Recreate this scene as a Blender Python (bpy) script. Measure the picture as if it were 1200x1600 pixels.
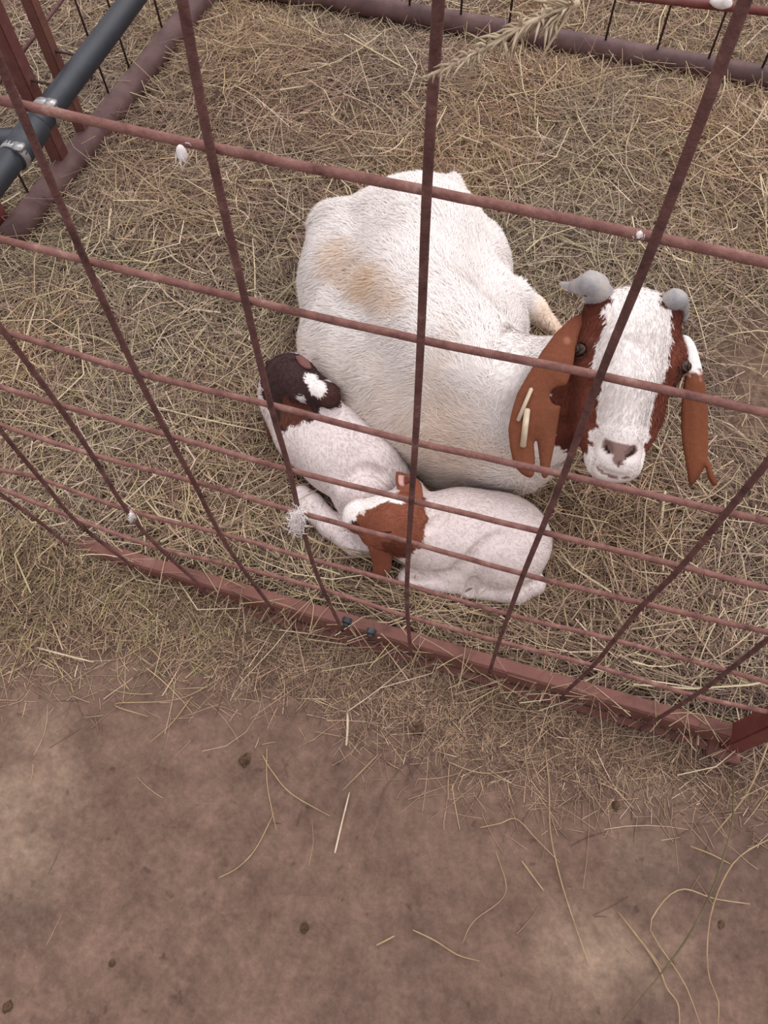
import bpy, bmesh, math
import numpy as np
from mathutils import Matrix, Vector
from mathutils.geometry import delaunay_2d_cdt

rng = np.random.default_rng(7)
SC = bpy.context.scene
for o in list(bpy.data.objects):
    bpy.data.objects.remove(o)

# ------------------------------------------------------------------ camera, sky, sun, exposure
UNIT = 0.15                       # spacing of the upright rods of the front panel (m)
FPX = 1217.0                      # focal length in pixels of the 1200 x 1600 frame
def rot(rx, ry, rz):
    a, b, c = np.cos([rx, ry, rz]); d, e, g = np.sin([rx, ry, rz])
    return (np.array([[c, -g, 0], [g, c, 0], [0, 0, 1]]) @ np.array([[b, 0, e], [0, 1, 0], [-e, 0, b]])
            @ np.array([[1, 0, 0], [0, a, -d], [0, d, a]]))
CR = rot(.459, .015, .295)
CC = np.array([.66, -2.648, 9.64]) * UNIT + np.array([0, 0, .03])

cam = bpy.data.cameras.new('camera'); camo = bpy.data.objects.new('camera', cam)
SC.collection.objects.link(camo)
M4 = np.eye(4); M4[:3, :3] = CR; M4[:3, 3] = CC
camo.matrix_world = Matrix(M4.tolist())
cam.sensor_fit = 'VERTICAL'; cam.sensor_height = 24.0; cam.lens = 24.0 * FPX / 1600.0
cam.clip_start = 0.02; cam.clip_end = 100
SC.camera = camo

SUN_E, SKY_E = 2.1, 1.10
w = bpy.data.worlds.new('sky'); SC.world = w; w.use_nodes = True
nt = w.node_tree; nt.nodes.clear()
out = nt.nodes.new('ShaderNodeOutputWorld'); bg = nt.nodes.new('ShaderNodeBackground')
tc = nt.nodes.new('ShaderNodeTexCoord'); sp = nt.nodes.new('ShaderNodeSeparateXYZ'); rp = nt.nodes.new('ShaderNodeValToRGB')
nt.links.new(tc.outputs['Generated'], sp.inputs[0]); nt.links.new(sp.outputs['Z'], rp.inputs[0])
e = rp.color_ramp.elements
e[0].position = 0.0; e[0].color = (.50, .45, .43, 1)
e[1].position = 1.0; e[1].color = (1.0, .98, 1.02, 1)
m_ = rp.color_ramp.elements.new(.35); m_.color = (.86, .82, .83, 1)
nt.links.new(rp.outputs[0], bg.inputs[0]); bg.inputs[1].default_value = SKY_E
nt.links.new(bg.outputs[0], out.inputs[0])
sun = bpy.data.lights.new('sun', 'SUN'); sun.energy = SUN_E; sun.angle = math.radians(70); sun.color = (1, .97, .98)
suno = bpy.data.objects.new('sun', sun); SC.collection.objects.link(suno)
suno.rotation_euler = Vector((.25, .45, .9)).to_track_quat('Z', 'Y').to_euler()
SC.view_settings.view_transform = 'Standard'; SC.view_settings.look = 'None'
SC.view_settings.exposure = 0.06; SC.view_settings.gamma = 1.0
SC.view_settings.use_curve_mapping = False

# ------------------------------------------------------------------ where a sight line meets the place
def ray(x, y): return CR @ np.array([(x - 600) / FPX, -(y - 800) / FPX, -1.0])
def U(x, y, z=0.0):
    d = ray(x, y); return CC + (z - CC[2]) / d[2] * d
def UY(x, y, Y=0.0):
    d = ray(x, y); return CC + (Y - CC[1]) / d[1] * d
def UX(x, y, X=0.0):
    d = ray(x, y); return CC + (X - CC[0]) / d[0] * d
def nrm(v): return np.asarray(v, float) / np.linalg.norm(v)

# ------------------------------------------------------------------ helpers
def value_noise(p, scale, seed=0):
    """smooth value noise for (n,k) points"""
    p = np.asarray(p, float) * scale + seed * 17.37
    i = np.floor(p).astype(np.int64); f = p - i; f = f * f * (3 - 2 * f)
    k = p.shape[1]; tot = np.zeros(len(p))
    pr = np.array([73856093, 19349663, 83492791], dtype=np.int64)[:k]
    for c in range(2 ** k):
        b = np.array([(c >> j) & 1 for j in range(k)])
        h = ((i + b) * pr).sum(1) + seed * 7919
        h = (h ^ (h >> 13)) * 1274126177 & 0x7fffffff
        h = (h ^ (h >> 15)) * 668265263 & 0x7fffffff
        v = (h % 100003) / 100003.0
        tot += v * np.prod(np.where(b, f, 1 - f), axis=1)
    return tot
def fbm(p, scale, seed=0, o=3):
    return sum(value_noise(p, scale * 2 ** j, seed + j) * .5 ** (j + 1) for j in range(o)) / (1 - .5 ** o)

def link(o): SC.collection.objects.link(o); return o
def mesh_obj(name, V, F, mat, parent=None, col=None, smooth=True, normals=None):
    """V (n,3); F: (m,4) or (m,3) index array or list of polygons"""
    V = np.asarray(V, np.float64)
    if parent is not None:
        q = parent
        while q.parent: q = q.parent
        V = V - np.array(q['base'])
    me = bpy.data.meshes.new(name)
    if isinstance(F, np.ndarray):
        n, k = F.shape
        me.vertices.add(len(V)); me.vertices.foreach_set('co', V.astype(np.float32).ravel())
        me.loops.add(n * k); me.loops.foreach_set('vertex_index', F.astype(np.int32).ravel())
        me.polygons.add(n); me.polygons.foreach_set('loop_start', np.arange(0, n * k, k, dtype=np.int32))
        me.update(calc_edges=True)
    else:
        me.from_pydata(V.tolist(), [], [list(map(int, f)) for f in F]); me.update()
    if smooth: me.polygons.foreach_set('use_smooth', np.ones(len(me.polygons), dtype=bool))
    if col is not None:
        a = me.color_attributes.new('Col', 'FLOAT_COLOR', 'POINT')
        c = np.ones((len(V), 4), np.float32); c[:, :3] = col; a.data.foreach_set('color', c.ravel())
    if normals is not None: me.normals_split_custom_set_from_vertices(np.asarray(normals).tolist())
    if mat: me.materials.append(mat)
    o = link(bpy.data.objects.new(name, me))
    if parent is not None: o.parent = parent
    return o
def thing(name, label, cat, base=(0, 0, 0), group=None):
    o = link(bpy.data.objects.new(name, None)); o.empty_display_size = .05
    o.location = Vector([float(v) for v in base]); o['base'] = [float(v) for v in base]
    tag(o, label, cat, group); return o
def tag(o, label, cat, group=None):
    o['label'] = label; o['category'] = cat
    if group: o['group'] = group
    return o
def struct(o): o['kind'] = 'structure'; return o

class Geo:
    """collects shapes of ONE part"""
    def __init__(s): s.V = []; s.F = []; s.n = 0
    def add(s, V, F):
        V = np.asarray(V, float); s.V.append(V); s.F += [[i + s.n for i in f] for f in F]; s.n += len(V); return s
    def tube(s, P, r, n=10, cap=True, twist=0.0):
        P = np.asarray(P, float); r = np.broadcast_to(np.asarray(r, float), (len(P),))
        T = np.gradient(P, axis=0); T /= np.linalg.norm(T, axis=1, keepdims=True) + 1e-12
        ref = np.array([0, 0, 1.]) if abs(T[0][2]) < .9 else np.array([1., 0, 0])
        a = nrm(np.cross(T[0], ref)); V = []
        for p, t, q in zip(P, T, r):
            a = nrm(a - t * (a @ t)); b = np.cross(t, a)
            th = np.arange(n) * 2 * np.pi / n + twist
            V.append(p + q * (np.cos(th)[:, None] * a + np.sin(th)[:, None] * b))
        F = []
        for i in range(len(P) - 1):
            for j in range(n):
                k = (j + 1) % n
                F.append([i * n + j, i * n + k, (i + 1) * n + k, (i + 1) * n + j])
        if cap: F += [list(range(n))[::-1], [(len(P) - 1) * n + j for j in range(n)]]
        return s.add(np.concatenate(V), F)
    def box(s, c, ax, half, bev=0.0):
        """box with axes ax (3 unit vectors) and a small bevel"""
        bm = bmesh.new(); bmesh.ops.create_cube(bm, size=2)
        for v in bm.verts: v.co = Vector((v.co.x * half[0], v.co.y * half[1], v.co.z * half[2]))
        if bev: bmesh.ops.bevel(bm, geom=bm.edges[:], offset=bev, segments=2, affect='EDGES')
        bm.verts.index_update()
        L = np.array([v.co[:] for v in bm.verts]); F = [[v.index for v in f.verts] for f in bm.faces]; bm.free()
        return s.add(np.asarray(c) + L @ np.asarray(ax), F)
    def obj(s, name, mat, parent=None, smooth=True):
        return mesh_obj(name, np.concatenate(s.V), s.F, mat, parent, smooth=smooth)

def spline(P, n=24):
    """Catmull-Rom through P"""
    P = np.asarray(P, float)
    if len(P) < 3: return np.linspace(P[0], P[-1], n)
    Q = np.vstack([2 * P[0] - P[1], P, 2 * P[-1] - P[-2]]); out = []
    m = len(P) - 1; per = max(2, n // m)
    for i in range(m):
        p0, p1, p2, p3 = Q[i:i + 4]
        for t in np.arange(per) / per:
            out.append(.5 * (2 * p1 + (p2 - p0) * t + (2 * p0 - 5 * p1 + 4 * p2 - p3) * t * t + (3 * p1 - p0 - 3 * p2 + p3) * t ** 3))
    out.append(P[-1]); return np.array(out)

# ------------------------------------------------------------------ materials
def s2l(c): return tuple(((v / 255 + .055) / 1.055) ** 2.4 if v > 10 else v / 255 / 12.92 for v in c)
def new_mat(name):
    m = bpy.data.materials.new(name); m.use_nodes = True
    return m, m.node_tree, m.node_tree.nodes['Principled BSDF']
def noise_mat(name, cols, scale=8, rough=.8, bump=.0, bscale=None, spec=.3, detail=6, stops=None, metal=0.0):
    m, t, b = new_mat(name)
    tc = t.nodes.new('ShaderNodeTexCoord')
    n = t.nodes.new('ShaderNodeTexNoise'); n.inputs['Scale'].default_value = scale; n.inputs['Detail'].default_value = detail
    n.inputs['Roughness'].default_value = .65
    t.links.new(tc.outputs['Object'], n.inputs['Vector'])
    r = t.nodes.new('ShaderNodeValToRGB'); el = r.color_ramp.elements
    stops = stops or np.linspace(.3, .7, len(cols))
    while len(el) < len(cols): el.new(.5)
    for q, c, p in zip(el, cols, stops): q.position = p; q.color = (*s2l(c), 1)
    t.links.new(n.outputs['Fac'], r.inputs[0]); t.links.new(r.outputs[0], b.inputs['Base Color'])
    b.inputs['Roughness'].default_value = rough; b.inputs['Specular IOR Level'].default_value = spec; b.inputs['Metallic'].default_value = metal
    if bump:
        n2 = t.nodes.new('ShaderNodeTexNoise'); n2.inputs['Scale'].default_value = bscale or scale * 4; n2.inputs['Detail'].default_value = 5
        t.links.new(tc.outputs['Object'], n2.inputs['Vector'])
        bp = t.nodes.new('ShaderNodeBump'); bp.inputs['Strength'].default_value = bump; bp.inputs['Distance'].default_value = .004
        t.links.new(n2.outputs['Fac'], bp.inputs['Height']); t.links.new(bp.outputs[0], b.inputs['Normal'])
    return m
def attr_mat(name, rough=.8, spec=.15, nscale=0, namp=.0, sheen=0.0, bump=0.0):
    m, t, b = new_mat(name)
    a = t.nodes.new('ShaderNodeAttribute'); a.attribute_name = 'Col'
    src = a.outputs['Color']
    if namp:
        tc = t.nodes.new('ShaderNodeTexCoord')
        n = t.nodes.new('ShaderNodeTexNoise'); n.inputs['Scale'].default_value = nscale; n.inputs['Detail'].default_value = 4
        t.links.new(tc.outputs['Object'], n.inputs['Vector'])
        mr = t.nodes.new('ShaderNodeMapRange'); mr.inputs[3].default_value = 1 - namp; mr.inputs[4].default_value = 1 + namp
        t.links.new(n.outputs['Fac'], mr.inputs[0])
        mx = t.nodes.new('ShaderNodeVectorMath'); mx.operation = 'SCALE'
        t.links.new(src, mx.inputs[0]); t.links.new(mr.outputs[0], mx.inputs['Scale']); src = mx.outputs[0]
    t.links.new(src, b.inputs['Base Color'])
    b.inputs['Roughness'].default_value = rough; b.inputs['Specular IOR Level'].default_value = spec
    if sheen: b.inputs['Sheen Weight'].default_value = sheen
    if bump:
        tb = t.nodes.new('ShaderNodeTexCoord'); mp = t.nodes.new('ShaderNodeMapping'); mp.inputs['Scale'].default_value = (260, 120, 70)
        nb = t.nodes.new('ShaderNodeTexNoise'); nb.inputs['Scale'].default_value = 1.6; nb.inputs['Detail'].default_value = 4
        t.links.new(tb.outputs['Object'], mp.inputs[0]); t.links.new(mp.outputs[0], nb.inputs['Vector'])
        bp = t.nodes.new('ShaderNodeBump'); bp.inputs['Strength'].default_value = bump; bp.inputs['Distance'].default_value = .003
        t.links.new(nb.outputs['Fac'], bp.inputs['Height']); t.links.new(bp.outputs[0], b.inputs['Normal'])
    return m
def plain(name, c, rough=.6, spec=.4, metal=0):
    return noise_mat(name, [tuple(v * .85 for v in c), c, tuple(min(255, v * 1.1) for v in c)], 30, rough, .1, spec=spec, metal=metal)

M_rod = noise_mat('rusty_rod', [(66, 42, 40), (90, 60, 57), (104, 70, 66), (130, 100, 94)], 45, .75, .5, 220, .3, stops=[.3, .45, .6, .75])
M_rodh = noise_mat('skylit_dusty_rod', [(84, 54, 50), (116, 78, 72), (132, 94, 86), (158, 128, 118)], 45, .8, .5, 220, .3, stops=[.3, .45, .6, .75])  # paler rust for the cross rods: dust plus sky light painted into the colour
M_rail = noise_mat('red_oxide_rail', [(84, 52, 46), (106, 68, 60), (114, 74, 66), (128, 98, 86)], 14, .7, .25, 120, .3, stops=[.28, .45, .6, .8])
M_red = noise_mat('red_paint', [(88, 40, 36), (104, 50, 46), (112, 68, 62)], 18, .6, .2, 90, .4)
M_post = noise_mat('dull_red_post', [(84, 48, 46), (100, 58, 54), (112, 76, 70)], 16, .65, .2, 90, .35)
M_wire = plain('dark_wire', (66, 46, 44), .8)
M_backrail = noise_mat('brown_rail', [(70, 50, 50), (92, 66, 64), (108, 84, 80)], 12, .6, .2, 80, .35)
M_black = noise_mat('black_hose', [(34, 37, 43), (42, 46, 54), (64, 67, 74)], 14, .5, .15, 90, .45, stops=[.3, .6, .85])
M_steel = plain('clamp_steel', (170, 168, 168), .4, .5, .7)
M_bolt = noise_mat('bolt_steel', [(36, 36, 38), (52, 52, 56), (80, 76, 76)], 60, .6, .3)
M_white = plain('white_wool', (226, 218, 216), .9, .1)
M_hay = attr_mat('hay', .75, .2, 40, .15)
M_fur = attr_mat('goat_fur', .85, .1, 60, .06, .0)
M_ear = attr_mat('ear_skin', .8, .15, 140, .22, 0.0, .5)
M_dung = noise_mat('dry_dung', [(52, 38, 30), (84, 64, 50), (110, 88, 70)], 60, .95, .8, 150, .1)
M_straw = noise_mat('straw', [(140, 116, 88), (158, 134, 102), (174, 152, 120)], 30, .7, .2, 200, .2)
M_straw_pale = noise_mat('pale_straw', [(172, 152, 126), (192, 174, 150), (208, 194, 172)], 30, .7, .2, 200, .2)
M_straw_green = noise_mat('olive_stem', [(84, 72, 50), (98, 86, 62), (112, 100, 76)], 30, .7, .2, 200, .2)
M_horn = noise_mat('horn', [(120, 116, 118), (150, 146, 148), (176, 166, 156)], 22, .6, .4, 90, .35)
M_eye = plain('eyeball', (16, 10, 9), .18, .35)
M_iris = plain('amber_iris', (62, 38, 22), .3, .3)
M_lid = plain('lid_skin', (92, 56, 46), .7, .2)

# dirt
def dirt_material():
    m, t, b = new_mat('packed_dirt')
    tc = t.nodes.new('ShaderNodeTexCoord')
    def nz(scale, detail=6, rough=.6):
        n = t.nodes.new('ShaderNodeTexNoise'); n.inputs['Scale'].default_value = scale
        n.inputs['Detail'].default_value = detail; n.inputs['Roughness'].default_value = rough
        t.links.new(tc.outputs['Object'], n.inputs['Vector']); return n.outputs['Fac']
    a = t.nodes.new('ShaderNodeAttribute'); a.attribute_name = 'Col'
    def mul(col, fac, lo, hi, fmin=.3, fmax=.7):
        mr = t.nodes.new('ShaderNodeMapRange'); mr.inputs[1].default_value = fmin; mr.inputs[2].default_value = fmax
        mr.inputs[3].default_value = lo; mr.inputs[4].default_value = hi
        t.links.new(fac, mr.inputs[0])
        s = t.nodes.new('ShaderNodeVectorMath'); s.operation = 'SCALE'
        t.links.new(col, s.inputs[0]); t.links.new(mr.outputs[0], s.inputs['Scale']); return s.outputs[0]
    c = mul(a.outputs['Color'], nz(9, 8, .7), .72, 1.28)
    c = mul(c, nz(70, 6, .75), .76, 1.24)
    c = mul(c, nz(38, 2, .5), .62, 1.0, .24, .34)
    c = mul(c, nz(26, 5, .7), .80, 1.2)
    t.links.new(c, b.inputs['Base Color']); b.inputs['Roughness'].default_value = .92; b.inputs['Specular IOR Level'].default_value = .15
    bp = t.nodes.new('ShaderNodeBump'); bp.inputs['Strength'].default_value = .45; bp.inputs['Distance'].default_value = .006
    ad = t.nodes.new('ShaderNodeMath'); ad.operation = 'MULTIPLY_ADD'
    t.links.new(nz(120, 6, .7), ad.inputs[0]); ad.inputs[1].default_value = .5; t.links.new(nz(18, 6, .6), ad.inputs[2])
    t.links.new(ad.outputs[0], bp.inputs['Height']); t.links.new(bp.outputs[0], b.inputs['Normal'])
    return m

# ------------------------------------------------------------------ ground
def bed_height(xy):
    """height of the matted bedding (0 outside the pen)"""
    xy = np.asarray(xy, float); x, y = xy[:, 0], xy[:, 1]
    inside = np.clip((y - .03) / .08, 0, 1)
    h = inside * (.012 + .045 * fbm(xy, 3.2, 3))
    edge = np.clip((x + 1.22 - .06 * (y - .8)) / .18, .12, 1) * np.clip((1.84 - y) / .2, .08, 1); h = h * edge
    for (px, py, r) in ((520, 815, .10), (600, 880, .10), (720, 905, .11), (830, 905, .09), (480, 700, .10)):
        q = U(px, py)[:2]; h = h * (1 - .75 * np.exp(-((x - q[0]) ** 2 + (y - q[1]) ** 2) / r ** 2))
    # heap that spills over the rail at the left
    h = np.maximum(h, .115 * np.exp(-((x + .88) / .25) ** 2 - ((y - .03) / .13) ** 2) + .0)
    return h
def ground_h(xy):
    return .006 * fbm(xy, 6, 11) - .003 + .008 * (fbm(xy, 1.7, 5) - .5)

def make_ground():
    n = 320
    xs = np.linspace(-3.6, 3.0, n); ys = np.linspace(-1.9, 4.6, n)
    X, Y = np.meshgrid(xs, ys, indexing='ij'); xy = np.stack([X.ravel(), Y.ravel()], 1)
    Z = ground_h(xy)
    V = np.column_stack([xy, Z])
    i, j = np.meshgrid(np.arange(n - 1), np.arange(n - 1), indexing='ij'); k = (i * n + j).ravel()
    F = np.stack([k, k + n, k + n + 1, k + 1], 1)
    base = np.array(s2l((107, 85, 74)))
    pale = np.array(s2l((142, 122, 104))); damp = np.array(s2l((90, 73, 65)))
    col = np.tile(base, (len(xy), 1))
    def blob(px, py, r, c, amt, seed):
        p = U(px, py)[:2]; d = np.linalg.norm(xy - p, axis=1) / r + (fbm(xy, 14, seed) - .5) * 1.6
        wgt = np.clip(1.15 - d, 0, 1)[:, None] * amt; return wgt, c
    for a in ((10, 1230, .12, pale, .75, 1), (40, 1330, .10, pale, .55, 2), (960, 1500, .11, pale, .55, 3), (1020, 1180, .08, pale, .6, 4),
              (1000, 1330, .07, pale, .35, 8), (20, 1420, .06, damp, .6, 5), (1090, 1360, .16, damp, .5, 6), (1000, 1560, .06, damp, .7, 7),
              (1150, 1330, .12, damp, .4, 9), (620, 1520, .14, damp, .25, 10)):
        wgt, c = blob(*a); col = col * (1 - wgt) + c * wgt
    return struct(mesh_obj('ground', V, F, dirt_material(), None, col))
make_ground()

# bedding floor below the stalks: matted, trampled hay
def make_bed():
    xs = np.linspace(-1.9, 1.7, 240); ys = np.linspace(-.02, 3.2, 220)
    X, Y = np.meshgrid(xs, ys, indexing='ij'); xy = np.stack([X.ravel(), Y.ravel()], 1)
    Z = bed_height(xy) - .004
    n, m = len(xs), len(ys)
    i, j = np.meshgrid(np.arange(n - 1), np.arange(m - 1), indexing='ij'); k = (i * m + j).ravel()
    F = np.stack([k, k + m, k + m + 1, k + 1], 1)
    o = mesh_obj('trampled_bedding', np.column_stack([xy, Z]), F,
        noise_mat('trampled_hay', [(80, 63, 53), (102, 83, 70), (120, 99, 84), (136, 114, 96)], 60, .95, .9, 160, .1), None)
    struct(o)
make_bed()

# ------------------------------------------------------------------ hay stalks
def stalk_mesh(name, xy, z, ang, ln, wd, col, kink=.25, curl=1.6, pitch=.12, K=5, hfun=None):
    n = len(xy)
    kap = rng.normal(0, curl, n) ; t = np.linspace(-.5, .5, K)
    kk = (rng.random(n) < kink) * rng.normal(0, .8, n)         # a sharp bend at one place
    kp = rng.integers(1, K - 1, n)
    P = np.zeros((n, K, 3)); P[:, 0, :2] = 0
    A = ang.copy()
    for i in range(1, K):
        A = A + kap * ln / (K - 1) * 2.0 + np.where(kp == i, kk, 0)
        step = ln / (K - 1)
        P[:, i, 0] = P[:, i - 1, 0] + np.cos(A) * step; P[:, i, 1] = P[:, i - 1, 1] + np.sin(A) * step
    P[:, :, :2] += (xy - P[:, :, :2].mean(1))[:, None]
    pt = rng.normal(0, pitch, n)
    P[:, :, 2] = z[:, None] + pt[:, None] * t[None] * ln[:, None] + rng.normal(0, .10, n)[:, None] * (t ** 2)[None] * ln[:, None] * 2
    if hfun is not None:
        hh = hfun(P[:, :, :2].reshape(-1, 2)).reshape(n, K)
        P[:, :, 2] = np.maximum(P[:, :, 2], hh + wd[:, None] * .4)
    T = np.gradient(P, axis=1); T /= np.linalg.norm(T, axis=2, keepdims=True) + 1e-12
    S = np.cross(T, np.array([0, 0, 1.])); S /= np.linalg.norm(S, axis=2, keepdims=True) + 1e-9
    N = np.cross(S, T)
    rl = rng.random(n) * 6.28
    V = np.zeros((n, K, 3, 3))
    taper = np.interp(t, [-.5, 0, .5], [1, .95, .55])[None, :, None]
    for c in range(3):
        a = rl + c * 2.0944
        V[:, :, c] = P + (S * np.cos(a)[:, None, None] + N * np.sin(a)[:, None, None] * .7) * (wd[:, None, None] * .5 * taper)
    b = (np.arange(n) * K * 3)[:, None, None, None]
    i = np.arange(K - 1)[None, :, None] * 3; c = np.arange(3)[None, None, :]; c2 = (c + 1) % 3
    q = np.stack([i + c, i + c2, i + 3 + c2, i + 3 + c], -1)
    F = (b + q).reshape(-1, 4)
    C = np.repeat(col, K * 3, axis=0)
    return mesh_obj(name, V.reshape(-1, 3), F, M_hay, None, C, smooth=False)

PAL = np.array([s2l(c) for c in ((186, 164, 130), (166, 144, 116), (148, 126, 102), (124, 104, 86), (98, 80, 66), (180, 166, 118), (160, 150, 112), (210, 192, 160))])
def hay_colors(n, xy, pw):
    pw = np.array(pw, float); k = rng.choice(len(PAL), n, p=pw / pw.sum())
    c = PAL[k] * (1 + rng.normal(0, .10, (n, 1)))
    return np.clip(c, .01, .95)

def make_hay():
    # bedding inside the pen
    n = 150000
    pt = np.column_stack([rng.uniform(-1.75, 1.25, n), rng.uniform(.03, 2.9, n)])
    bare = U(1165, 620)[:2]
    d = np.linalg.norm((pt - bare) / np.array([.17, .26]), axis=1) + (fbm(pt, 8, 21) - .5)
    keep = rng.random(n) < np.clip(d - .45, .05, 1)
    far = np.clip((pt[:, 1] - 1.9) / .6, 0, .8); keep &= rng.random(n) > far
    pt = pt[keep]; n = len(pt)
    flow = fbm(pt, 2.6, 31) * 9.0
    ang = np.where(rng.random(n) < .35, flow + rng.normal(0, .5, n), rng.uniform(0, 6.283, n))
    nearrail = (pt[:, 1] < .13) & (pt[:, 0] > -.2) & (rng.random(n) < .75)
    ang = np.where(nearrail, rng.normal(-.08, .22, n), ang)
    ln = np.clip(rng.lognormal(math.log(.105), .6, n), .02, .40); wd = np.clip(rng.lognormal(math.log(.0017), .40, n), .0008, .0055)
    z = bed_height(pt) + rng.random(n) ** 1.3 * (.012 + .040 * fbm(pt, 9, 77)) * np.clip((1.95 - pt[:, 1]) / .25, .3, 1)
    green = fbm(pt, 2.2, 41) + .45 * (pt[:, 0] < -.35) * (pt[:, 1] < .75) - .25
    col = hay_colors(n, pt, [2.6, 4, 4, 3.4, 2.6, .7, .7, 1.0])
    gm = rng.random(n) < np.clip(green, 0, .45)
    col[gm] = hay_colors(int(gm.sum()), pt[gm], [2, 1, 1, .5, .4, 4, 4, 1])
    warm = (fbm(pt, 3.4, 91) - .5)[:, None] * np.array([[.24, .02, -.20]])      # patches of redder and of greyer hay
    col = np.clip(col * (1 + warm) * np.array([[1.06, 1.0, 1.16]]), .01, .95)
    big = rng.random(n) < .018; wd[big] *= 1.5; ln[big] = np.clip(ln[big] * 1.5, .08, .40); z[big] += .010; col[big] = PAL[7] * rng.uniform(.75, 1.0, (int(big.sum()), 1))
    o = stalk_mesh('hay_bedding', pt, z, ang, ln, wd, col, curl=2.6, hfun=lambda q: bed_height(q) - .003)
    tag(o, 'thick tangled bed of dry hay covering the pen floor under the goats', 'hay'); o['kind'] = 'stuff'
    # loose litter outside the panel: thick beside the rail, thinning out on the bare dirt
    n = 60000
    pt = np.column_stack([rng.uniform(-1.5, 1.1, n), -np.abs(rng.exponential(.13, n)) + .015])
    x = pt[:, 0]; dd = -pt[:, 1]
    reach = np.interp(x, [-1.5, -.75, -.45, -.2, .1, .3, .5, .9], [.50, .42, .20, .17, .22, .24, .16, .12])
    dens = np.clip(1.25 - dd / reach, 0, 1) ** 1.6 * np.where((x > -.3) & (dd < .03), .45, 1) * np.clip(.3 + 1.3 * fbm(pt, 6, 51), 0, 1) + .045 * np.exp(-dd / .28)
    keep = rng.random(n) < dens * np.interp(x, [-1.2, -.5, .35, .62, .8], [.9, .75, .62, .2, .2]) * .95
    pt = pt[keep]; n = len(pt); dd = -pt[:, 1]
    ln = np.clip(rng.lognormal(math.log(.040), .6, n), .008, .22); wd = np.clip(rng.lognormal(math.log(.0013), .3, n), .0008, .003)
    heap = bed_height(pt)
    z = ground_h(pt) + .001 + np.maximum(heap, 0) + rng.random(n) ** 2 * np.interp(pt[:, 0], [-.5, -.2], [.022, .010]) * np.exp(-dd / .08)
    col = hay_colors(n, pt, [2.4, 4, 4.4, 3.6, 2.6, .25, .2, .9]) * np.array([[1.06, .98, 1.06]])
    left = (pt[:, 0] < -.35) & (rng.random(n) < .35)
    col[left] = hay_colors(int(left.sum()), pt[left], [3, 2, 1, .5, .4, 3, 3, 1])
    k = 70                                              # some lie across the rail
    rx = rng.uniform(-.62, .56, k); pt = np.vstack([pt, np.column_stack([rx, rng.uniform(-.01, .035, k)])]); n = len(pt)
    z = np.concatenate([z, .0755 + rng.random(k) * .008]); ln = np.concatenate([ln, rng.uniform(.03, .12, k)]); wd = np.concatenate([wd, rng.uniform(.001, .002, k)]); col = np.vstack([col, hay_colors(k, pt[-k:], [3, 3, 2, 1, 1, 1, 0, 2])])
    o = stalk_mesh('loose_hay', pt, z, rng.uniform(0, 6.283, n), ln, wd, col, hfun=lambda q: ground_h(q) + np.maximum(bed_height(q) - .004, 0))
    tag(o, 'loose chopped hay scattered on the dirt outside the front panel', 'hay'); o['kind'] = 'stuff'
make_hay()

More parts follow.
